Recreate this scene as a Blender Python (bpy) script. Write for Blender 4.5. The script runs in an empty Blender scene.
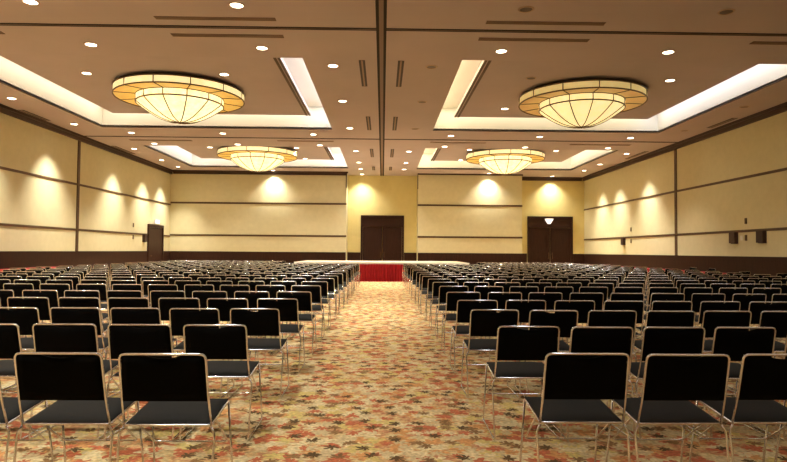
import bpy, bmesh, math, random
from mathutils import Vector, Matrix
random.seed(7)
S = bpy.context.scene
COL = S.collection
PI = math.pi
CEIL = 5.9

# ------------------------------------------------------------------ materials
def srgb(r, g, b):
    f = lambda c: (c/255/12.92) if c/255 <= .04045 else ((c/255+.055)/1.055)**2.4
    return (f(r), f(g), f(b), 1)

def mat(name, base, rough=.6, metal=0., emit=None, estr=0., spec=.5):
    m = bpy.data.materials.new(name); m.use_nodes = True
    p = m.node_tree.nodes['Principled BSDF']
    p.inputs['Base Color'].default_value = base if len(base) == 4 else (*base, 1)
    p.inputs['Roughness'].default_value = rough
    p.inputs['Metallic'].default_value = metal
    p.inputs['Specular IOR Level'].default_value = spec
    if emit:
        p.inputs['Emission Color'].default_value = (*emit[:3], 1)
        p.inputs['Emission Strength'].default_value = estr
    return m

def N(m, t, **kw):
    n = m.node_tree.nodes.new(t)
    for k, v in kw.items(): setattr(n, k, v)
    return n

def noisy(name, c1, c2, scale=(1, 1, 1), nscale=8, rough=.7, bump=0., detail=6, spec=.4, emit=0.):
    """principled material whose colour wanders between c1 and c2 by object-space noise"""
    m = mat(name, c1, rough, spec=spec); L = m.node_tree.links
    p = m.node_tree.nodes['Principled BSDF']
    g = N(m, 'ShaderNodeNewGeometry'); mp = N(m, 'ShaderNodeMapping')
    mp.inputs['Scale'].default_value = scale
    L.new(g.outputs['Position'], mp.inputs['Vector'])
    n = N(m, 'ShaderNodeTexNoise'); n.inputs['Scale'].default_value = nscale; n.inputs['Detail'].default_value = detail
    L.new(mp.outputs[0], n.inputs['Vector'])
    r = N(m, 'ShaderNodeValToRGB')
    r.color_ramp.elements[0].position = .3; r.color_ramp.elements[0].color = (*c1[:3], 1)
    r.color_ramp.elements[1].position = .7; r.color_ramp.elements[1].color = (*c2[:3], 1)
    L.new(n.outputs['Fac'], r.inputs[0]); L.new(r.outputs[0], p.inputs['Base Color'])
    if emit:
        L.new(r.outputs[0], p.inputs['Emission Color']); p.inputs['Emission Strength'].default_value = emit
    if bump:
        b = N(m, 'ShaderNodeBump'); b.inputs['Strength'].default_value = bump; b.inputs['Distance'].default_value = .01
        L.new(n.outputs['Fac'], b.inputs['Height']); L.new(b.outputs[0], p.inputs['Normal'])
    return m

def math_node(m, op, a, b=None, c=None):
    n = N(m, 'ShaderNodeMath', operation=op)
    for i, v in enumerate((a, b, c)):
        if v is None: continue
        if isinstance(v, (int, float)): n.inputs[i].default_value = v
        else: m.node_tree.links.new(v, n.inputs[i])
    return n.outputs[0]

def carpet_material():
    m = mat('leaf_carpet', (.5, .3, .12), .95, spec=.15); L = m.node_tree.links
    p = m.node_tree.nodes['Principled BSDF']
    g = N(m, 'ShaderNodeNewGeometry')
    # warped coordinates so that the leaves are not all alike
    wn = N(m, 'ShaderNodeTexNoise'); wn.inputs['Scale'].default_value = 16.; wn.inputs['Detail'].default_value = 4
    L.new(g.outputs['Position'], wn.inputs['Vector'])
    ws = N(m, 'ShaderNodeVectorMath', operation='SCALE'); ws.inputs['Scale'].default_value = .07
    L.new(wn.outputs['Color'], ws.inputs[0])
    wa = N(m, 'ShaderNodeVectorMath', operation='ADD')
    L.new(g.outputs['Position'], wa.inputs[0]); L.new(ws.outputs[0], wa.inputs[1])
    # ground: blotches of rust, orange and cream
    bn = N(m, 'ShaderNodeTexNoise'); bn.inputs['Scale'].default_value = 7; bn.inputs['Detail'].default_value = 5; bn.inputs['Roughness'].default_value = .65
    L.new(wa.outputs[0], bn.inputs['Vector'])
    ramp = N(m, 'ShaderNodeValToRGB'); e = ramp.color_ramp.elements
    e[0].position = .30; e[0].color = (.42, .12, .06, 1)
    e[1].position = .72; e[1].color = (.84, .70, .42, 1)
    for pos, c in ((.40, (.58, .27, .14)), (.47, (.68, .43, .20)), (.56, (.72, .57, .29))):
        k = e.new(pos); k.color = (*c, 1)
    L.new(bn.outputs['Fac'], ramp.inputs[0])
    cur = ramp.outputs[0]

    def layer(cur, scale, off, rmax, points, colors, density):
        mp = N(m, 'ShaderNodeMapping'); mp.inputs['Location'].default_value = off
        mp.inputs['Scale'].default_value = (1, 1, 0)
        L.new(wa.outputs[0], mp.inputs['Vector'])
        v = N(m, 'ShaderNodeTexVoronoi', voronoi_dimensions='2D'); v.inputs['Scale'].default_value = scale
        v.inputs['Randomness'].default_value = .9
        L.new(mp.outputs[0], v.inputs['Vector'])
        d = N(m, 'ShaderNodeVectorMath', operation='SUBTRACT')
        L.new(mp.outputs[0], d.inputs[0]); L.new(v.outputs['Position'], d.inputs[1])
        s = N(m, 'ShaderNodeSeparateXYZ'); L.new(d.outputs[0], s.inputs[0])
        sc = N(m, 'ShaderNodeSeparateColor'); L.new(v.outputs['Color'], sc.inputs[0])
        ang = math_node(m, 'ARCTAN2', s.outputs[1], s.outputs[0])
        rnd = math_node(m, 'MULTIPLY', sc.outputs[0], 6.28)
        a2 = math_node(m, 'ADD', math_node(m, 'MULTIPLY', ang, points/2), rnd)
        lob = math_node(m, 'ABSOLUTE', math_node(m, 'COSINE', a2))
        # one-sided: leaf longer towards its tip
        tip = math_node(m, 'COSINE', math_node(m, 'ADD', ang, rnd))
        rad = math_node(m, 'MULTIPLY_ADD', lob, .62, .30)
        rad = math_node(m, 'MULTIPLY', rad, math_node(m, 'MULTIPLY_ADD', tip, .22, .85))
        rad = math_node(m, 'MULTIPLY', rad, rmax/1.)
        dist = N(m, 'ShaderNodeVectorMath', operation='LENGTH'); L.new(d.outputs[0], dist.inputs[0])
        inside = math_node(m, 'LESS_THAN', dist.outputs['Value'], rad)
        on = math_node(m, 'LESS_THAN', sc.outputs[1], density)
        fac = math_node(m, 'MULTIPLY', inside, on)
        cr = N(m, 'ShaderNodeValToRGB'); cr.color_ramp.interpolation = 'CONSTANT'
        el = cr.color_ramp.elements
        el[0].position = 0; el[0].color = (*colors[0], 1)
        el[1].position = 1/len(colors); el[1].color = (*colors[1], 1)
        for i, c in enumerate(colors[2:], 2):
            k = el.new(i/len(colors)); k.color = (*c, 1)
        L.new(sc.outputs[2], cr.inputs[0])
        mx = N(m, 'ShaderNodeMix', data_type='RGBA')
        L.new(fac, mx.inputs['Factor']); L.new(cur, mx.inputs['A']); L.new(cr.outputs[0], mx.inputs['B'])
        return mx.outputs['Result']

    cream = (.77, .64, .37); ochre = (.70, .55, .20); rust = (.57, .17, .08); olive = (.13, .08, .035); orange = (.68, .34, .13); tan = (.66, .52, .29)
    cur = layer(cur, 5.2, (0, 0, 0), .135, 5, [cream, ochre, rust, cream, tan, orange], .8)
    cur = layer(cur, 6.4, (3.7, 1.3, 0), .11, 5, [ochre, cream, orange, rust], .7)
    cur = layer(cur, 8.0, (8.1, 5.2, 0), .08, 7, [cream, rust, (.30, .17, .07), tan], .6)
    cur = layer(cur, 4.6, (1.9, 9.4, 0), .072, 7, [olive, (.26, .14, .06), olive], .6)
    # pile: fine mottling
    pn = N(m, 'ShaderNodeTexNoise'); pn.inputs['Scale'].default_value = 34; pn.inputs['Detail'].default_value = 4
    L.new(g.outputs['Position'], pn.inputs['Vector'])
    mr = N(m, 'ShaderNodeMapRange'); mr.inputs['From Min'].default_value = .3; mr.inputs['From Max'].default_value = .7
    mr.inputs['To Min'].default_value = .68; mr.inputs['To Max'].default_value = 1.22
    L.new(pn.outputs['Fac'], mr.inputs['Value'])
    vm = N(m, 'ShaderNodeVectorMath', operation='SCALE'); L.new(cur, vm.inputs[0]); L.new(mr.outputs[0], vm.inputs['Scale'])
    cur = vm.outputs[0]
    L.new(cur, p.inputs['Base Color'])
    fn = N(m, 'ShaderNodeTexNoise'); fn.inputs['Scale'].default_value = 160
    L.new(g.outputs['Position'], fn.inputs['Vector'])
    b = N(m, 'ShaderNodeBump'); b.inputs['Strength'].default_value = .35; b.inputs['Distance'].default_value = .006
    L.new(fn.outputs['Fac'], b.inputs['Height']); L.new(b.outputs[0], p.inputs['Normal'])
    return m

M = {}
M['carpet'] = carpet_material()
M['wall'] = noisy('wall_fabric', (.64, .59, .375), (.68, .625, .405), (1, 1, 1), 5, .85, .08)
M['wall_paint'] = noisy('wall_paint', (.69, .60, .27), (.73, .635, .295), (1, 1, 1), 3, .75, 0)
M['ceiling'] = noisy('ceiling_paint', (.49, .41, .41), (.53, .44, .44), (1, 1, 1), .8, .8, 0)
M['cove'] = mat('cove_white', (.84, .82, .76), .7)
M['wood'] = noisy('dark_wood', (.022, .008, .0045), (.040, .0145, .008), (6, 6, .5), 5, .5, .02, spec=.18)
M['trim'] = mat('trim_wood', (.085, .042, .017), .5)
M['crown'] = mat('crown_wood', (.052, .022, .011), .5)
M['track'] = mat('track_dark', (.018, .011, .007), .7, spec=.2)
M['track_mid'] = mat('track_face', (.20, .12, .075), .55)
M['chrome'] = mat('chrome', (.84, .84, .86), .11, 1.)
M['fabric'] = noisy('black_fabric', (.003, .003, .003), (.005, .005, .005), (1, 1, 1), 220, .9, .1, spec=.05)
M['seat'] = noisy('seat_fabric_lit', (.019, .0187, .018), (.027, .0267, .0258), (1, 1, 1), 260, .9, .12, spec=.2)  # same cloth as the backs, light from above put into a paler colour
M['red'] = noisy('red_cloth', (.27, .006, .010), (.34, .009, .014), (1, 1, 1), 9, .75, 0, spec=.25)
M['stage_top'] = noisy('stage_carpet', (.62, .50, .36), (.70, .58, .43), (1, 1, 1), 20, .9, .05)
M['white'] = mat('white_plastic', (.75, .72, .66), .5)
M['lens'] = mat('lit_lens', (.9, .85, .75), .4, emit=(1., .86, .62), estr=7.)
M['lens_off'] = mat('unlit_lens', (.10, .065, .045), .35)
M['ring'] = mat('downlight_ring', (.50, .36, .25), .5)
M['vent'] = mat('vent_dark', (.035, .02, .013), .6)
M['vent_frame'] = mat('vent_frame', (.30, .19, .12), .6)
M['bronze'] = mat('bronze_rib', (.16, .085, .02), .45, .4)
M['brownbox'] = mat('brown_box', (.045, .020, .013), .55)
M['plate'] = mat('plate_bronze', (.10, .055, .025), .4, .3)
M['glow_bowl'] = noisy('alabaster_bowl', (1., .82, .36), (1., .92, .54), (1, 1, 1), 5, .5, 0, emit=.80)
M['glow_rim'] = noisy('alabaster_rim', (.95, .78, .36), (1., .86, .46), (1, 1, 1), 5, .5, 0, emit=.52)
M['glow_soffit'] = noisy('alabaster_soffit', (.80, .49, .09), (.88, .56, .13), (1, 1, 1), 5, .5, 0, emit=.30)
M['glow_bowl2'] = noisy('alabaster_bowl_soft', (.95, .76, .32), (1., .84, .42), (1, 1, 1), 5, .5, 0, emit=.56)
M['glow_rim2'] = noisy('alabaster_rim_soft', (.80, .60, .22), (.86, .66, .28), (1, 1, 1), 5, .5, 0, emit=.30)
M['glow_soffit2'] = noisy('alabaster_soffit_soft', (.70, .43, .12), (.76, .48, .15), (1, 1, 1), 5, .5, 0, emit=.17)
M['exit'] = mat('exit_face', (.8, .82, .78), .4, emit=(.95, 1., .92), estr=.55)
M['lamp_glass'] = mat('lamp_glass', (.9, .85, .8), .4, emit=(1., .93, .86), estr=.8)

# ------------------------------------------------------------------ mesh helpers
class MB:
    def __init__(s): s.v = []; s.f = []; s.mi = []
    def add(s, verts, faces, mi=0):
        o = len(s.v); s.v += [tuple(v) for v in verts]
        s.f += [tuple(i+o for i in f) for f in faces]; s.mi += [mi]*len(faces); return s
    def box(s, x0, x1, y0, y1, z0, z1, mi=0):
        v = [(x, y, z) for z in (z0, z1) for y in (y0, y1) for x in (x0, x1)]
        return s.add(v, [(0, 2, 3, 1), (4, 5, 7, 6), (0, 1, 5, 4), (2, 6, 7, 3), (0, 4, 6, 2), (1, 3, 7, 5)], mi)
    def tube(s, pts, r, n=8, closed=False, mi=0):
        pts = [Vector(p) for p in pts]; k = len(pts); rings = []; up = None
        for i, p in enumerate(pts):
            a = pts[i-1] if (i or closed) else p
            b = pts[(i+1) % k] if (i < k-1 or closed) else p
            t = (b-a)
            if t.length < 1e-9: t = Vector((0, 0, 1))
            t.normalize()
            if up is None:
                up = t.orthogonal().normalized()
            else:
                up = (up - t*up.dot(t))
                up = up.normalized() if up.length > 1e-6 else t.orthogonal().normalized()
            w = t.cross(up)
            rings.append([p + (up*math.cos(2*PI*j/n) + w*math.sin(2*PI*j/n))*r for j in range(n)])
        V = [q for R_ in rings for q in R_]; F = []
        for i in range(k if closed else k-1):
            i2 = (i+1) % k; off = 0
            if closed and i == k-1:      # match the seam
                off = min(range(n), key=lambda o: (rings[0][o]-rings[-1][0]).length)
            for j in range(n):
                F.append((i*n+j, i*n+(j+1) % n, i2*n+(j+1+off) % n, i2*n+(j+off) % n))
        if not closed:
            F.append(tuple(range(n))[::-1]); F.append(tuple((k-1)*n+j for j in range(n)))
        return s.add(V, F, mi)
    def lathe(s, prof, n=48, mi=0, c=(0, 0, 0)):
        V = []; F = []
        for r, z in prof:
            for j in range(n):
                a = 2*PI*j/n; V.append((c[0]+r*math.cos(a), c[1]+r*math.sin(a), c[2]+z))
        for i in range(len(prof)-1):
            for j in range(n):
                F.append((i*n+j, i*n+(j+1) % n, (i+1)*n+(j+1) % n, (i+1)*n+j))
        return s.add(V, F, mi)
    def disk(s, r, z, n=24, mi=0, up=False):
        V = [(r*math.cos(2*PI*j/n), r*math.sin(2*PI*j/n), z) for j in range(n)]
        return s.add(V, [tuple(range(n)) if up else tuple(range(n))[::-1]], mi)
    def mesh(s, name, mats, smooth=False):
        me = bpy.data.meshes.new(name); me.from_pydata(s.v, [], s.f)
        for m in (mats if isinstance(mats, (list, tuple)) else [mats]): me.materials.append(m)
        me.polygons.foreach_set('material_index', s.mi)
        me.polygons.foreach_set('use_smooth', [smooth]*len(s.f))
        me.update(); return me
    def obj(s, name, mats, parent=None, smooth=False, loc=None):
        o = bpy.data.objects.new(name, s.mesh(name, mats, smooth)); COL.objects.link(o)
        if parent: o.parent = parent
        if loc: o.location = loc
        return o

def fillet(pts, r, seg=4, closed=False):
    pts = [Vector(p) for p in pts]; out = []; k = len(pts)
    for i, p in enumerate(pts):
        if not closed and i in (0, k-1): out.append(p); continue
        a, b = pts[i-1], pts[(i+1) % k]
        da, db = (a-p), (b-p); rr = min(r, da.length*.45, db.length*.45)
        A = p + da.normalized()*rr; B = p + db.normalized()*rr
        for q in range(seg+1):
            t = q/seg; out.append(A*(1-t)**2 + p*2*t*(1-t) + B*t*t)
    return out

def tag(o, label=None, cat=None, group=None, kind=None):
    if label: o['label'] = label
    if cat: o['category'] = cat
    if group: o['group'] = group
    if kind: o['kind'] = kind
    return o

def thing(name, label, cat, loc=(0, 0, 0), rz=0., group=None):
    o = bpy.data.objects.new(name, None); COL.objects.link(o)
    o.location = loc; o.rotation_euler = (0, 0, rz); o.empty_display_size = .1
    return tag(o, label, cat, group)

def struct(mb, name, mats, label=None, smooth=False):
    o = mb.obj(name, mats, None, smooth); o['kind'] = 'structure'
    if label: o['label'] = label
    return o

ORD = ['zeroth', 'first', 'second', 'third', 'fourth', 'fifth', 'sixth', 'seventh', 'eighth', 'ninth', 'tenth', 'eleventh', 'twelfth',
       'thirteenth', 'fourteenth', 'fifteenth', 'sixteenth', 'seventeenth', 'eighteenth']

# ------------------------------------------------------------------ room shell
XW = 12.1; Y0 = -8.; YL = 34.3; YR = 34.65; YB = 35.8
struct(MB().box(-XW-.2, XW+.2, Y0-.2, YB+.2, -.12, 0), 'floor', M['carpet'], 'carpet patterned with red, yellow and cream autumn leaves')
XC = -.03                                      # the room's axis
coffers = [(-10.38, -1.9, 13.95, 22.15), (1.82, 10.28, 13.95, 22.15), (-10.33, -1.93, 26.1, 32.6), (1.86, 10.25, 26.1, 32.6)]
ys = [Y0, 1.9, 10.1, 13.95, 22.15, 26.1, 32.6, YB]
xs = sorted({-XW, -10.36, -1.91, 1.84, 10.27, XW})
cb = MB()
for i in range(5):
    for j in range(7):
        if i in (1, 3) and j in (1, 3, 5): continue
        cb.box(xs[i], xs[i+1], ys[j], ys[j+1], CEIL, CEIL+.06)
struct(cb, 'ceiling', M['ceiling'], 'flat beige-brown ceiling with four rectangular recessed coffers')
TOPZ = 6.72; ISL = 6.24
k = 0
islands = []
for a, (x0, x1) in enumerate(((xs[1], xs[2]), (xs[3], xs[4]))):
    for b, (y0, y1) in enumerate(((ys[1], ys[2]), (ys[3], ys[4]), (ys[5], ys[6]))):
        # recess: four upright faces and a top
        mb = MB()
        t = .05
        mb.box(x0-t, x0, y0-t, y1+t, CEIL+.002, TOPZ); mb.box(x1, x1+t, y0-t, y1+t, CEIL+.002, TOPZ)
        mb.box(x0, x1, y0-t, y0, CEIL+.002, TOPZ); mb.box(x0, x1, y1, y1+t, CEIL+.002, TOPZ)
        mb.box(x0-t, x1+t, y0-t, y1+t, TOPZ, TOPZ+.05)
        struct(mb, 'ceiling_coffer', M['cove'], 'white lit recess of a ceiling coffer')
        g = .70
        ix0, ix1, iy0, iy1 = x0+g, x1-g, y0+.82, y1-.72
        if b == 2: iy0, iy1 = y0+.6, y1-.65
        islands.append((ix0, ix1, iy0, iy1))
        mb = MB().box(ix0, ix1, iy0, iy1, ISL, ISL+.10)
        mb.box(ix0+.2, ix1-.2, iy0+.2, iy1-.2, ISL+.10, TOPZ)
        struct(mb, 'ceiling_panel', M['ceiling'], 'raised beige ceiling panel inside a lit coffer')
        # brown moulding round the raised panel and thin dark strips along the coffer's lip
        h = .018; inner = 1 if a == 0 else -1
        xi = ix1 if a == 0 else ix0
        mb = MB()
        for q in (0, .11):
            p0, p1 = sorted((xi-inner*q, xi-inner*(q+.07))); mb.box(p0, p1, iy0, iy1, ISL-h, ISL)
        struct(mb, 'trim_%d' % (k*2+1), M['trim'])
        xo = x0 if a == 0 else x1; p0, p1 = sorted((xo, xo-inner*.045))
        mb = MB().box(p0, p1, y0, y1+.045, CEIL-h, CEIL)
        p0, p1 = (x0, x1); mb.box(p0, p1, y1, y1+.045, CEIL-h, CEIL)
        struct(mb, 'trim_%d' % (k*2+2), M['trim'])
        k += 1

struct(MB().box(-XW-.2, -XW, Y0-.2, YB+.2, 0, CEIL), 'wall_left', M['wall'], 'cream fabric wall with brown strips')
struct(MB().box(XW, XW+.2, Y0-.2, YB+.2, 0, CEIL), 'wall_right', M['wall'], 'cream fabric wall with brown strips')
struct(MB().box(-XW, XW, Y0-.2, Y0, 0, CEIL), 'wall_near', M['wall'])
struct(MB().box(-XW, XW, YB, YB+.2, 0, CEIL), 'wall_far', M['wall_paint'], 'yellow painted wall set back behind the fabric panels')
struct(MB().box(-XW, -2.1, YL, YB, 0, CEIL), 'wall_far_left', M['wall'], 'wide cream fabric panel of the far wall with brown strips')
struct(MB().box(2.03, 8.08, YR, YB, 0, CEIL), 'wall_far_right', M['wall'], 'narrower cream fabric panel of the far wall with brown strips')

tn = [20]
def trim(mb, m='trim', label=None, name=None):
    tn[0] += 1
    return struct(mb, name or 'trim_%d' % tn[0], M[m], label)

WZ = 1.30
# wainscot: dark wood, with a cap
def wains(x0, x1, y0, y1, name): struct(MB().box(x0, x1, y0, y1, 0, WZ), name, M['wood'], 'dark wood wainscot')
DL0, DL1 = 31.05, 33.15                      # the side door in the left wall
wains(-XW, -XW+.03, Y0, DL0-.02, 'baseboard_left'); wains(-XW, -XW+.03, DL1+.02, YL, 'baseboard_left.001')
wains(XW-.03, XW, Y0, YB, 'baseboard_right')
wains(-XW+.03, -2.1, YL-.03, YL, 'baseboard_far'); wains(2.03, 8.08, YR-.03, YR, 'baseboard_far.001')
wains(-2.1, -1.32, YB-.03, YB, 'baseboard_far.002'); wains(1.28, 2.03, YB-.03, YB, 'baseboard_far.003')
wains(8.08, 8.64, YB-.03, YB, 'baseboard_far.004'); wains(11.42, XW-.03, YB-.03, YB, 'baseboard_far.005')
for z in (2.15, 3.94):
    w = .085
    d0 = DL0-.02 if z < 2.5 else YL
    mb = MB().box(-XW, -XW+.022, Y0, d0, z-w/2, z+w/2)
    if z < 2.5: mb.box(-XW, -XW+.022, DL1+.02, YL, z-w/2, z+w/2)
    trim(mb); trim(MB().box(XW-.022, XW, Y0, YB, z-w/2, z+w/2))
for z in (2.22, 4.06):
    trim(MB().box(-XW+.022, -2.08, YL-.022, YL, z-.05, z+.05)); trim(MB().box(2.01, 8.10, YR-.022, YR, z-.05, z+.05))
# crown mouldings
def crown(mb): trim(mb, 'crown')
crown(MB().box(-XW, -XW+.10, Y0, YL, CEIL-.22, CEIL).box(-XW, -XW+.16, Y0, YL, CEIL-.09, CEIL))
crown(MB().box(XW-.10, XW, Y0, YB, CEIL-.22, CEIL).box(XW-.16, XW, Y0, YB, CEIL-.09, CEIL))
crown(MB().box(-XW+.16, -2.06, YL-.10, YL, CEIL-.20, CEIL).box(-XW+.16, -2.0, YL-.16, YL-.1, CEIL-.09, CEIL))
crown(MB().box(8.12, XW-.16, YB-.12, YB, CEIL-.22, CEIL))
crown(MB().box(2.0, 8.12, YR-.06, YR, CEIL-.08, CEIL))
# upright pockets for the folding partitions in both side walls
for sx, y in ((-1, 23.95), (1, 24.5), (-1, 12.05), (1, 12.05)):
    a, b = sorted((sx*XW, sx*(XW-.03)))
    trim(MB().box(a, b, y-.09, y+.09, WZ if y > 20 else 0, CEIL-.2))
for a, b, y in ((-2.13, -2.09, YL), (2.0, 2.04, YR)): trim(MB().box(a, b, y-.012, y+.2, CEIL-.9, CEIL-.1), 'crown')
# partition tracks in the ceiling
def track(mb_dark, mb_mid, label):
    tn[0] += 1
    struct(mb_dark, 'trim_%d' % tn[0], M['track'], label)
    tn[0] += 1
    struct(mb_mid, 'trim_%d' % tn[0], M['track_mid'], label)
c = -.06
track(MB().box(c-.105, c-.045, Y0, YB, CEIL-.014, CEIL).box(c+.045, c+.105, Y0, YB, CEIL-.014, CEIL),
      MB().box(c-.045, c+.045, Y0, YB, CEIL-.008, CEIL), 'folding partition track along the ceiling')
for y in (12.05, 24.05):
    for x0, x1 in ((-XW+.16, c-.105), (c+.105, XW-.16)):
        track(MB().box(x0, x1, y-.06, y-.02, CEIL-.012, CEIL).box(x0, x1, y+.02, y+.06, CEIL-.012, CEIL), MB().box(x0, x1, y-.02, y+.02, CEIL-.007, CEIL), 'partition track across the ceiling')

# ------------------------------------------------------------------ doors
def double_door(n, xc, w, ztop, y, label):
    root = thing('door_%d' % n, label, 'door', (xc, y, 0)); root['kind'] = 'structure'
    h = w/2; zt = ztop-.62
    fr = MB()
    fr.box(-h, -h+.12, -.10, 0, 0, ztop); fr.box(h-.12, h, -.10, 0, 0, ztop); fr.box(-h+.12, h-.12, -.10, 0, ztop-.12, ztop)
    fr.box(-h+.12, h-.12, -.085, 0, zt-.06, zt+.02)
    fr.obj('door_frame', M['wood'], root)
    MB().box(-h+.12, h-.12, -.06, 0, zt+.02, ztop-.12).obj('transom_panel', M['wood'], root)
    for s in (-1, 1):
        a, b = sorted((s*.012, s*(h-.13)))
        lf = MB().box(a, b, -.055, -.005, .01, zt-.07)
        cx = (a+b)/2; ww = (b-a)/2
        for z0, z1 in ((.25, 1.05), (1.2, zt-.25)):
            for q in ((cx-ww+.14, cx-ww+.17, z0, z1), (cx+ww-.17, cx+ww-.14, z0, z1), (cx-ww+.17, cx+ww-.17, z0, z0+.03), (cx-ww+.17, cx+ww-.17, z1-.03, z1)):
                lf.box(q[0], q[1], -.068, -.055, q[2], q[3])
        leaf = lf.obj('door_leaf', M['wood'], root)
        MB().tube(fillet([(s*.11, -.055, 1.0), (s*.11, -.11, 1.0), (s*.11, -.11, 1.35), (s*.11, -.055, 1.35)], .02), .012).obj('door_handle', M['bronze'], leaf, True)
    return root
double_door(1, -.02, 2.58, 3.51, YB, 'dark wooden double door with transom behind the red-skirted stage')
double_door(2, 10.03, 2.72, 3.53, YB, 'dark wooden double door under the small wall lamp at the far corner')
root = thing('door_3', 'single dark wooden door in the side wall under the small exit sign', 'door', (-XW, (DL0+DL1)/2, 0)); root['kind'] = 'structure'
h = (DL1-DL0)/2
MB().box(0, .09, -h, -h+.12, 0, 2.70).box(0, .09, h-.12, h, 0, 2.70).box(0, .09, -h+.12, h-.12, 2.55, 2.70).obj('door_frame', M['wood'], root)
lf = MB().box(0, .05, -h+.13, h-.13, .01, 2.54).obj('door_leaf', M['wood'], root)
MB().tube([(.05, -h+.25, 1.05), (.10, -h+.25, 1.05), (.10, -h+.40, 1.05)], .012).obj('door_handle', M['bronze'], lf, True)

# ------------------------------------------------------------------ chandeliers
def chandelier(x, y, label, suffix, z=CEIL+.02):
    root = thing('chandelier', label, 'chandelier', (x, y, z), 0, 'round glass ceiling chandeliers')
    R, rb, n = 1.86, 1.25, 60
    MB().lathe([(R, .21), (R, .0)], n).obj('rim_band', M['glow_rim'+suffix], root, True)
    MB().lathe([(R, 0), (rb, .03)], n).obj('rim_soffit', M['glow_soffit'+suffix], root, True)
    MB().lathe([(R-.01, .205), (R-.1, .235), (.6, .25)], n).obj('canopy_plate', M['bronze'], root)
    prof = [(rb, .03), (rb, -.17)]
    bowl = [(rb, -.17)] + [(.05+(rb-.05)*(1-t)**.92, -.17-.53*(math.sin(t*PI/2))) for t in (i/14 for i in range(1, 14))] + [(.05, -.70)]
    MB().lathe(prof, n).obj('bowl_band', M['glow_bowl'+suffix], root, True)
    MB().lathe(bowl, n).disk(.05, -.70, n).obj('bowl_shade', M['glow_bowl'+suffix], root, True)
    for r_, z_ in ((R, .21), (R, 0), (rb, .03), (rb, -.17)):
        MB().tube([(r_*math.cos(2*PI*j/n), r_*math.sin(2*PI*j/n), z_) for j in range(n)], .022, 6, True).obj('hoop', M['bronze'], root, True)
    for i in range(12):
        a = 2*PI*(i+.88)/12; ca, sa = math.cos(a), math.sin(a)
        pts = [(R, .21), (R, 0), (rb, .03), (rb, -.17)] + bowl[1:]
        MB().tube([(p[0]*ca*1.004, p[0]*sa*1.004, p[1]-.002) for p in pts], .016, 6).obj('rib', M['bronze'], root, True)
    MB().lathe([(.001, -.755), (.035, -.74), (.05, -.70), (.09, -.685)], 20).obj('finial', M['bronze'], root, True)
    mb = MB()
    MB().tube([(0, 0, .25), (0, 0, ISL+.02-z)], .10, 16).obj('stem', M['bronze'], root, True)
    return root
chandelier(-6.12, 18.05, 'large glowing round ceiling chandelier, brighter of the two big ones, left of the centre track', '')
chandelier(6.03, 18.07, 'large round ceiling chandelier with dimmer honey panels, right of the centre track', '2')
chandelier(-6.0, 28.65, 'smaller-looking round ceiling chandelier deeper in the room, above the wide far wall panel', '', CEIL-.06)
chandelier(5.88, 28.75, 'smaller-looking round ceiling chandelier deeper in the room, above the narrow far wall panel', '', CEIL-.06)

# ------------------------------------------------------------------ lights
def lamp(kind, name, loc, energy, color, rot=(0, 0, 0), **kw):
    l = bpy.data.lights.new(name, kind); l.energy = energy; l.color = color
    for k_, v in kw.items(): setattr(l, k_, v)
    o = bpy.data.objects.new(name, l); COL.objects.link(o); o.location = loc; o.rotation_euler = rot; return o

WARM = (1., .94, .79); COOL = (.93, .96, 1.); MIDW = (1., .90, .70)
P_SPOT = 560.; P_WALL = 1150.; COVE = 4.

ring_me = MB().lathe([(.113, .0), (.118, -.012), (.148, -.008), (.151, 0)], 24).mesh('downlight_ring', M['ring'], True)
lens_me = MB().disk(.116, -.006, 24).mesh('downlight_lens', M['lens'])
off_me = MB().disk(.116, -.003, 24).mesh('downlight_lens_off', M['lens_off'])
colL = [1.24, 2.72, 4.12, 6.22, 8.2, 9.75, 11.18]; colR = [1.16, 2.63, 4.10, 6.1, 8.25, 9.7, 11.08]
spots = []     # (side, column, y, tray, lit)
for s in (-1, 1):
    def put(ci, ys_, tray=False, lit=True):
        for y in ys_: spots.append((s, ci, y, tray, lit))
    R_ = s > 0
    put(0, [14.5, 17.95, 21.95], lit=not R_); put(0, [27.0, 30.5, 32.95])
    put(1, [10.95], lit=not R_); put(1, [13.28, 23.2, 25.6])
    put(2, [16.5], True, not R_); put(2, ([20.1] if R_ else []) + [28.35, 31.6], True)
    put(3, [10.93], lit=not R_); put(3, [13.2, 23.2, 25.6])
    put(4, [16.55, 20.1, 28.4, 31.6], True)
    put(5, [10.95, 13.3], lit=not R_); put(5, [23.25, 25.6])
    put(6, [14.6, 18.1], lit=not R_); put(6, [21.75], lit=not R_); put(6, [27.0, 30.35, 32.75])
    put(3, [33.93 if s < 0 else 34.28])
    put(1, [-6, -2.]); put(3, [-6, -2.]); put(5, [-6, -2.])  # unseen beams behind the camera, added to brighten what the chrome reflects
    put(1, [2.5, 6.5], lit=not R_); put(3, [2.5, 6.5], lit=not R_); put(5, [2.5, 6.5], lit=not R_); put(6, [3., 9.], lit=not R_)  # unseen bay over the near rows, beams put in for their light
spots.append((1, 5, 35.35, False, True)); spots.append((-1, 0, 35.2, False, True))
spots.sort(key=lambda q: (q[0], q[1], q[2]))
cnt = {}
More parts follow.
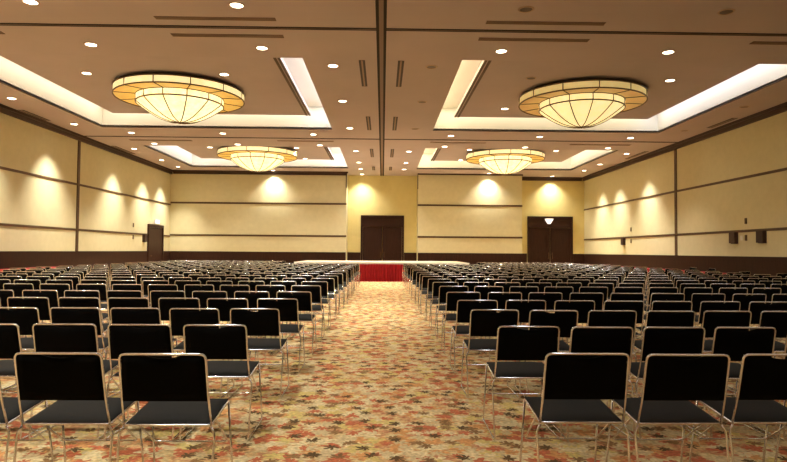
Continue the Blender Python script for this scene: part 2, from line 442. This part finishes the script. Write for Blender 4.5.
for s, ci, y, tray, lit in spots:
    z = ISL if tray else CEIL
    x = -colL[ci] if s < 0 else colR[ci]
    if ci == 3 and y < 20: x = -6.46 if s < 0 else 6.37
    if ci == 2 and y < 17 and s < 0: x = -4.41
    if ci == 4 and y < 21 and s > 0: x = 8.03
    if y == 35.35: x = 10.05
    visible = y > 10
    if visible:
        cnt[(s, ci)] = cnt.get((s, ci), 0)+1
        root = thing('ceiling_downlight', '%s ceiling downlight, %s column %s of the centre track, %s from the near end' % (
            'lit round' if lit else 'unlit dark', ORD[ci+1], 'left' if s < 0 else 'right', ORD[cnt[(s, ci)]]), 'downlight', (x, y, z), 0, 'recessed ceiling downlights')
        for nm, me in (('trim_ring', ring_me), ('lens', lens_me if lit else off_me)):
            o = bpy.data.objects.new(nm, me); COL.objects.link(o); o.parent = root
    if lit:
        wallish = ci == 6 or y > 33
        if ci == 6: rot, ang, pw = (0, -s*math.radians(2), 0), 80, P_WALL
        elif y > 33: rot, ang, pw = (0, 0, 0), 116, 430
        else: rot, ang, pw = (0, 0, 0), 95, P_SPOT*(.45 if y < 0 else .7 if y < 8 else .85 if ci == 0 else 1.)
        lamp('SPOT', 'downlight_or_fill_beam', (x, y, z-.03), pw, WARM, rot, spot_size=math.radians(ang), spot_blend=1., shadow_soft_size=.09)

def cove(x0, x1, y0, y1, cols):
    zc = TOPZ-.02; m = .35
    L_, F_, R_, Nn = cols
    if x0 < 0: lamp('AREA', 'cove_light', (x1-.03, (y0+y1)/2, ISL+.22), COVE*6, cols[2], (0, -PI/2, 0), shape='RECTANGLE', size=.25, size_y=y1-y0-.6)
    else: lamp('AREA', 'cove_light', (x0+.03, (y0+y1)/2, ISL+.22), COVE*6, cols[0], (0, PI/2, 0), shape='RECTANGLE', size=.25, size_y=y1-y0-.6)
    for (cx, cy, sx, sy, c_) in ((x0+m, (y0+y1)/2, .3, y1-y0-.5, L_), (x1-m, (y0+y1)/2, .3, y1-y0-.5, R_),
                                ((x0+x1)/2, y1-m, x1-x0-1.4, .3, F_), ((x0+x1)/2, y0+m, x1-x0-1.4, .3, Nn)):
        lamp('AREA', 'cove_light', (cx, cy, zc), COVE*max(sx, sy), c_, (0, 0, 0), shape='RECTANGLE', size=sx, size_y=sy)
for a_, b_ in ((1, 2), (3, 4)): cove(xs[a_], xs[b_], ys[1], ys[2], (COOL, MIDW, COOL, MIDW))  # unseen near bay, added for cool light on the front chairs
cove(xs[1], xs[2], ys[3], ys[4], (MIDW, (1., .88, .64), COOL, MIDW))
cove(xs[3], xs[4], ys[3], ys[4], ((1., .86, .55), (1., .88, .60), COOL, MIDW))
cove(xs[1], xs[2], ys[5], ys[6], (COOL, (1., .94, .82), COOL, MIDW))
cove(xs[3], xs[4], ys[5], ys[6], ((1., .86, .55), (1., .86, .55), MIDW, MIDW))

# ------------------------------------------------------------------ air vents
def vent(x0, x1, y0, y1, label):
    root = thing('air_vent', label, 'air vent', ((x0+x1)/2, (y0+y1)/2, CEIL), 0, 'linear ceiling air vents')
    hx, hy = (x1-x0)/2, (y1-y0)/2; t = .018
    MB().box(-hx, hx, -hy, hy, -.006, 0).obj('slot', M['vent'], root)
    mb = MB()
    if hx > hy: mb.box(-hx, hx, -.012, .012, -.012, -.006); mb.box(-hx, hx, -hy, -hy+t, -.012, -.006); mb.box(-hx, hx, hy-t, hy, -.012, -.006)
    else: mb.box(-.022, .022, -hy, hy, -.012, -.006)
    mb.obj('vent_frame', M['vent_frame'], root)
for s, sn in ((-1, 'left'), (1, 'right')):
    o_ = XC-.03
    def sp(a, b): return tuple(sorted((o_+s*a, o_+s*b)))
    a, b = sp(2.06, 4.40); vent(a, b, 11.53, 11.67, 'long thin ceiling vent %s of the centre track, before the first cross track' % sn)
    vent(a, b, 12.45, 12.61, 'long thin ceiling vent %s of the centre track, just past the first cross track' % sn)
    a, b = sp(7.9, 10.2); vent(a, b, 12.45, 12.61, 'long thin ceiling vent near the %s wall, just past the first cross track' % sn)
    a, b = sp(2.0, 4.3); vent(a, b, 24.58, 24.72, 'long thin ceiling vent %s of the centre track, beyond the second cross track' % sn)
    a, b = sp(7.85, 10.4); vent(a, b, 24.7, 24.9, 'long thin ceiling vent near the %s wall, beyond the second cross track' % sn)
    a, b = sp(.39, .54)
    for q, (y0, y1) in enumerate(((14.05, 16.3), (20.0, 22.25), (26.4, 28.7), (32.0, 33.4)), 1):
        vent(a, b, y0, y1, 'short twin-slot ceiling vent beside the centre track, %s on its %s side' % (ORD[q], sn))
    a, b = sp(11.65, 11.85)
    vent(a, b, 19.6, 21.2, 'ceiling vent along the %s wall, nearer of its two' % sn); vent(a, b, 26.3, 28.5, 'ceiling vent along the %s wall, farther of its two' % sn)

# ------------------------------------------------------------------ wall fittings
def wallbox(x, y, z, w, h, d, label, cat, name, m='brownbox', grp=None):
    """box on a side wall: back plate and rounded front"""
    s = 1 if x > 0 else -1
    root = thing(name, label, cat, (s*XW, y, z), 0, grp)
    def bx(y0, y1, z0, z1, d0, d1):
        a, b = sorted((-s*d0, -s*d1)); return MB().box(a, b, y0, y1, z0, z1)
    bx(-w/2, w/2, -h/2, h/2, 0, d*.35).obj('back_plate', M[m], root)
    f = bx(-w*.44, w*.44, -h*.46, h*.46, d*.35, d).obj('cover', M[m], root)
    return root, f
for y, lab in ((20.39, 'dark brown square box on the right wall, beside the white outlet'), (18.88, 'dark brown square box on the right wall, closer to the camera than its twin')):
    wallbox(12, y, 1.93, .38, .40, .12, lab, 'wall box', 'wall_speaker', grp='dark wall boxes')
wallbox(12, 29.85, 1.95, .34, .36, .12, 'dark brown box on the right wall between far corner and partition post', 'wall box', 'wall_speaker', grp='dark wall boxes')
wallbox(-12, 30.6, 1.95, .34, .40, .12, 'dark brown box on the left wall beside the single door', 'wall box', 'wall_speaker', grp='dark wall boxes')
for x, y, z, lab in ((12, 19.75, 2.48, 'small bronze switch plate above the strip between the two brown boxes'), (12, 19.75, 1.92, 'small bronze switch plate below the strip between the two brown boxes'),
                     (12, 29.0, 2.53, 'small bronze plate above the lower strip toward the right far corner'), (12, 29.0, 1.96, 'small bronze plate below the lower strip toward the right far corner'),
                     (-12, 29.3, 2.56, 'small bronze plate above the lower strip near the left door'), (-12, 29.3, 1.98, 'small bronze plate below the lower strip near the left door')):
    wallbox(x, y, z, .11, .20, .025, lab, 'switch', 'switch_plate', 'plate', 'small wall plates')
wallbox(12, 20.0, 1.92, .14, .16, .02, 'small white outlet plate beside a dark brown wall box', 'outlet', 'outlet_plate', 'white')
# exit sign above the left door, lamp on the right double door
r = thing('exit_sign', 'small pale lit sign above the single door in the left wall', 'sign', (-XW, 32.25, 2.86))
MB().box(0, .07, -.32, .32, -.12, .12).obj('sign_case', M['white'], r); MB().box(.07, .078, -.28, .28, -.09, .09).obj('sign_face', M['exit'], r)
r = thing('wall_lamp', 'small white tapered lamp on the transom of the corner double door', 'lamp', (9.96, YB-.06, 3.22))
sv = []
for z_, w_, d_ in ((.15, .24, .14), (.11, .24, .15), (-.02, .17, .13), (-.14, .07, .07)):
    sv += [(-w_, 0, z_), (w_, 0, z_), (w_*.8, -d_, z_), (-w_*.8, -d_, z_)]
mb = MB(); F = [(0, 1, 2, 3)]
for i in range(3):
    for j in range(4): F.append((i*4+j, (i+1)*4+j, (i+1)*4+(j+1) % 4, i*4+(j+1) % 4))
F.append((15, 14, 13, 12))
mb.add(sv, F).obj('lamp_glass', M['lamp_glass'], r)
MB().box(-.26, .26, -.02, .0, .13, .19).obj('back_plate', M['white'], r)

# ------------------------------------------------------------------ stage with red skirt
SX0, SX1, SY0, SY1, SZ = -4.0, 3.95, 27.3, 32.0, .87
st = thing('stage', 'low stage with pale top and pleated red skirt at the end of the aisle', 'stage', (0, SY0, 0))
MB().box(SX0, SX1, .03, SY1-SY0, SZ-.06, SZ).obj('stage_deck', M['stage_top'], st)
MB().box(SX0-.01, SX1+.01, .0, .03, SZ-.075, SZ+.004).obj('edge_strip', M['white'], st)
mb = MB(); nseg = 640; V = []; F = []
for i in range(nseg+1):
    x = SX0 + (SX1-SX0)*i/nseg
    ph = x/.125*2*PI
    for z_, amp in ((SZ-.075, .012), (SZ-.2, .022), (.4, .03), (.01, .036)):
        V.append((x, .0-.036-amp*math.sin(ph+.5*math.sin(x*3)), z_))
for i in range(nseg):
    for j in range(3): F.append((i*4+j, i*4+j+1, (i+1)*4+j+1, (i+1)*4+j))
mb.add(V, F).obj('stage_skirt', M['red'], st, True)
fr = MB()
for x in (SX0+.1, -2, 0, 2, SX1-.1):
    for y in (.15, (SY1-SY0)/2, SY1-SY0-.15): fr.box(x-.03, x+.03, y-.03, y+.03, 0, SZ-.06)
fr.obj('stage_frame', M['track'], st)

# ------------------------------------------------------------------ red-draped tables along the side walls
def draped_table(x, y, ln, label):
    r = thing('banquet_table', label, 'table', (x, y, 0), 0, 'red-clothed tables along the walls')
    w = .30; h = ln/2
    MB().box(-w, w, -h, h, .73, .755).obj('table_top', M['wood'], r)
    # cloth: flat top and pleated fall
    per = []
    n1, n2 = 12, int(ln/.05)
    for i in range(n1): per.append((-w+2*w*i/n1, -h, 0, -1))
    for i in range(n2): per.append((w, -h+2*h*i/n2, 1, 0))
    for i in range(n1): per.append((w-2*w*i/n1, h, 0, 1))
    for i in range(n2): per.append((-w, h-2*h*i/n2, -1, 0))
    V = []; F = []; K = len(per)
    for z_, amp in ((.763, 0), (.75, .012), (.4, .03), (.02, .04)):
        for i, (px, py, nx, ny) in enumerate(per):
            d = .006 if z_ > .755 else .012+amp*(.5+.5*math.sin(i*1.25))
            V.append((px+nx*d, py+ny*d, z_))
    for l in range(3):
        for i in range(K): F.append((l*K+i, (l+1)*K+i, (l+1)*K+(i+1) % K, l*K+(i+1) % K))
    F.append(tuple(range(K)))
    MB().add(V, F).obj('tablecloth', M['red'], r)
    for sx in (-1, 1):
        for sy in (-1, 1):
            MB().tube([(sx*(w-.06), sy*(h-.12), 0), (sx*(w-.06), sy*(h-.12), .73)], .014, 8).obj('leg', M['chrome'], r)
draped_table(-11.25, 18.0, 1.9, 'red-clothed table against the left wall, closer of the two there')
draped_table(-11.25, 20.2, 1.9, 'red-clothed table against the left wall, farther of the two there')
for i, y in enumerate((19.9, 22.25, 24.6, 26.95), 1):
    draped_table(10.9, y, 2.1, 'red-clothed table along the right wall, %s from the camera of four' % ORD[i])

# ------------------------------------------------------------------ chairs
HW, HT, TR = .233, .2255, .0068
SEAT_R, SEAT_F, TOPB = .45, .490, .848
def back_y(z): return -.012 - .092*(z-SEAT_R)/(TOPB-SEAT_R)
def chair_parts(n=8, seg=4, nx=10):
    P = []
    # back frame: one bent tube up, over and down
    pts = [(-HW, 0, SEAT_R), (-HW+.004, back_y(.6), .6), (-HT, back_y(TOPB), TOPB), (HT, back_y(TOPB), TOPB), (HW-.004, back_y(.6), .6), (HW, 0, SEAT_R)]
    P.append(('back_frame', MB().tube(fillet(pts, .032, seg), TR, n), 'chrome', True))
    # seat frame
    w2 = HW-.004
    pts = [(-HW, 0, SEAT_R), (HW, 0, SEAT_R), (w2, .385, SEAT_F), (-w2, .385, SEAT_F)]
    P.append(('seat_frame', MB().tube(fillet(pts, .02, max(2, seg-1), True), TR, n, True), 'chrome', True))
    # seat pad, slightly crowned
    mb = MB(); V = []; F = []; ny = 8 if nx > 6 else 3; mx = nx
    for side in (1, 0):
        for j in range(ny+1):
            for i in range(mx+1):
                u = i/mx*2-1; v = j/ny
                y = .004+v*.379; zf = SEAT_R+(SEAT_F-SEAT_R)*v
                cr = (1-u**6)*(1-(2*v-1)**6)
                z = zf + (.010+.022*cr if side else -.004)
                V.append((u*(HW-.006), y, z))
    o = (ny+1)*(mx+1)
    for j in range(ny):
        for i in range(mx):
            a = j*(mx+1)+i; F.append((a, a+1, a+mx+2, a+mx+1)); a += o; F.append((a, a+mx+1, a+mx+2, a+1))
    for i in range(mx):
        F.append((i, i+o, i+1+o, i+1)); a = ny*(mx+1)+i; F.append((a, a+1, a+1+o, a+o))
    for j in range(ny):
        a = j*(mx+1); b = a+mx+1; F.append((a, b, b+o, a+o)); a += mx; b += mx; F.append((a, a+o, b+o, b))
    P.append(('seat', mb.add(V, F), 'seat', True))
    # back pad: upper edge dips into a hand hold at the middle
    mb = MB(); V = []; F = []; nz = 5 if nx > 6 else 2
    zb = .59
    for side in (0, 1):
        for j in range(nz+1):
            for i in range(mx+1):
                u = i/mx*2-1; v = j/nz
                zt = TOPB-.004 - .022*max(0, 1-(u/.42)**2)**.8
                z = zb+.012*(1-u*u)*0 + (zt-zb)*v
                bulge = (1-u**4)*(1-(2*v-1)**4)
                y = back_y(z) + (-.004-.007*bulge if side == 0 else .012+.012*bulge) + .014*(1-u*u)*-1*0
                V.append((u*(HW-.011+(HT-HW)*max(0, (z-.6)/(TOPB-.6))), y, z))
    o = (nz+1)*(mx+1)
    for j in range(nz):
        for i in range(mx):
            a = j*(mx+1)+i; F.append((a, a+1, a+mx+2, a+mx+1)); a += o; F.append((a, a+mx+1, a+mx+2, a+1))
    for i in range(mx):
        F.append((i, i+o, i+1+o, i+1)); a = nz*(mx+1)+i; F.append((a, a+1, a+1+o, a+o))
    for j in range(nz):
        a = j*(mx+1); b = a+mx+1; F.append((a, b, b+o, a+o)); a += mx; b += mx; F.append((a, a+o, b+o, b))
    P.append(('backrest', mb.add(V, F), 'fabric', True))
    # sled legs: front upright, floor runner, rear upright bowed out from the seat corner
    for s in (-1, 1):
        pts = [(s*(w2), .378, SEAT_F-.004), (s*(HW+.006), .475, .0095), (s*(HW+.013), -.075, .0095), (s*(HW+.022), -.012, .405), (s*HW, -.004, SEAT_R-.006)]
        P.append(('sled_leg', MB().tube(fillet(pts, .022, seg), TR, n), 'chrome', True))
    # stretcher: drops from under the seat to a low cross bar between the front uprights
    pts = [(-HW+.004, .10, SEAT_R+.006), (-HW+.012, .41, .235), (HW-.012, .41, .235), (HW-.004, .10, SEAT_R+.006)]
    P.append(('stretcher', MB().tube(fillet(pts, .03, seg), TR*.85, n), 'chrome', True))
    return P
fine = [(nm, mb.mesh(nm, M[m], sm)) for nm, mb, m, sm in chair_parts(8, 4, 12)]
coarse_parts = chair_parts(5, 2, 4)

left_edge = [-.952, -1.02, -.965, -.96, -.945, -.96]; right_edge = [.92, .88, .84, .85, .87, .905]
left_y = [3.31, 4.53, 5.76, 6.93, 8.10, 9.52]; right_y = [3.36, 4.52, 5.77, 6.90, 8.20, 9.58]
cands = []       # (depth, side, row, column, x, y, rz)
F_ = 600.
def px(x, y): return 393.5 + F_*(x-y*.018)/(y+.018*x)
for s, E_, Y_, pitch in ((-1, left_edge, left_y, .550), (1, right_edge, right_y, .541)):
    for row in range(1, 24):
        if row <= 6: y, e = Y_[row-1], E_[row-1]
        else: y, e = Y_[5]+1.235*(row-6), (-.955 if s < 0 else .885)+random.uniform(-.03, .03)
        for c_ in range(1, 18):
            x = e*(.972 if row < 3 else 1.) + s*(.226+(c_-1)*(pitch if row < 3 else .5565))
            if row > 20 and abs(x) < 4.9 or row == 20 and abs(x) < 4.6: continue
            if row > 20 and s > 0 and abs(x) > 9.6: continue
            jx, jy, jr = random.uniform(-.0025, .0025), random.uniform(-.02, .02), random.uniform(-.004, .004)
            if row > 6: jy *= 2
            cands.append((y, s, row, c_, x+jx, y+jy, jr))
def frame_state(x, y):
    a, b = px(x-.26, y-.05), px(x+.26, y-.05)
    return 0 if (b > 2 and a < 785) else (1 if b > -170 and a < 957 else 2)
inview = sorted(q for q in cands if frame_state(q[4], q[5]) == 0)
single = inview[:300]
rest = inview[300:] + [q for q in cands if frame_state(q[4], q[5]) == 1]
def chair_label(s, row, c_):
    side = 'left' if s < 0 else 'right'
    return 'black chrome chair %s of aisle, %s row from the camera, %s from the aisle' % (side, ORD[row], ORD[c_])
def chair(x, y, rz, label, group):
    r = thing('banquet_chair', label, 'chair', (x, y, 0), rz, group)
    for nm, me in fine:
        o = bpy.data.objects.new(nm, me); COL.objects.link(o); o.parent = r
    return r
# farther single chairs: the whole chair is one mesh a dozen pixels wide
one = MB(); mats = ['chrome', 'seat', 'fabric']
for nm, mb, m, sm in coarse_parts: one.add(mb.v, mb.f, mats.index(m))
one_me = one.mesh('banquet_chair', [M[q] for q in mats], True)
GROUP = {-1: 'chairs set in rows left of the aisle', 1: 'chairs set in rows right of the aisle'}
for i, (_, s, row, c_, x, y, jr) in enumerate(single):
    if row <= 11:
        chair(x, y, jr, chair_label(s, row, c_), GROUP[s])
    else:
        o = bpy.data.objects.new('banquet_chair', one_me); COL.objects.link(o); o.location = (x, y, 0); o.rotation_euler = (0, 0, jr)
        tag(o, chair_label(s, row, c_), 'chair', GROUP[s])
mass = MB()
for _, s, row, c_, x, y, jr in rest:
    ca, sa = math.cos(jr), math.sin(jr); b = len(mass.v)
    mass.v += [(x+v[0]*ca-v[1]*sa, y+v[0]*sa+v[1]*ca, v[2]) for v in one.v]
    mass.f += [tuple(i+b for i in f) for f in one.f]; mass.mi += one.mi
o = mass.obj('distant_chairs', [M[q] for q in mats], None, True)
tag(o, 'mass of black chrome chairs filling the far rows up to the stage', 'chairs', None, 'stuff')
# chairs standing sideways along the walls
wall_chairs = [(11.95, 23.1, PI/2, 'black chrome chair sideways behind the red tables, farther of two'), (11.95, 21.75, PI/2, 'black chrome chair sideways behind the red tables, nearer of two'),
               (10.95, 18.1, 0.35, 'black chrome chair turned askew by the near end of the red tables'), (11.1, 16.6, .32, 'black chrome chair turned askew on the right, nearest to the camera by the wall')]
for x, y, rz, lab in wall_chairs: chair(x, y, rz, lab, 'stray chairs along the side walls')

# ------------------------------------------------------------------ camera, world, view
W = bpy.data.worlds.new('world'); S.world = W; W.use_nodes = True
W.node_tree.nodes['Background'].inputs[0].default_value = (.02, .015, .01, 1); W.node_tree.nodes['Background'].inputs[1].default_value = 0.2
cam = bpy.data.cameras.new('camera'); cam.sensor_width = 36; cam.lens = 36*600/787; cam.clip_end = 200
co = bpy.data.objects.new('camera', cam); COL.objects.link(co)
yaw, pitch, roll = math.radians(1.03), math.radians(1.9), .0072
f = Vector((math.sin(yaw)*math.cos(pitch), math.cos(yaw)*math.cos(pitch), math.sin(pitch)))
r0 = Vector((math.cos(yaw), -math.sin(yaw), 0)); u0 = r0.cross(f)
r = r0*math.cos(roll)+u0*math.sin(roll); u = u0*math.cos(roll)-r0*math.sin(roll)
co.matrix_world = Matrix(((r.x, u.x, -f.x, 0), (r.y, u.y, -f.y, 0), (r.z, u.z, -f.z, 1.4), (0, 0, 0, 1)))
S.camera = co
S.view_settings.view_transform = 'Standard'; S.view_settings.look = 'None'
S.view_settings.exposure = .66; S.view_settings.gamma = 1.; S.view_settings.use_curve_mapping = False
S.cycles.use_denoising = True; S.cycles.max_bounces = 8; S.cycles.diffuse_bounces = 5; S.cycles.glossy_bounces = 4
S.cycles.sample_clamp_indirect = 6.; S.cycles.use_light_tree = True; S.cycles.caustics_reflective = False
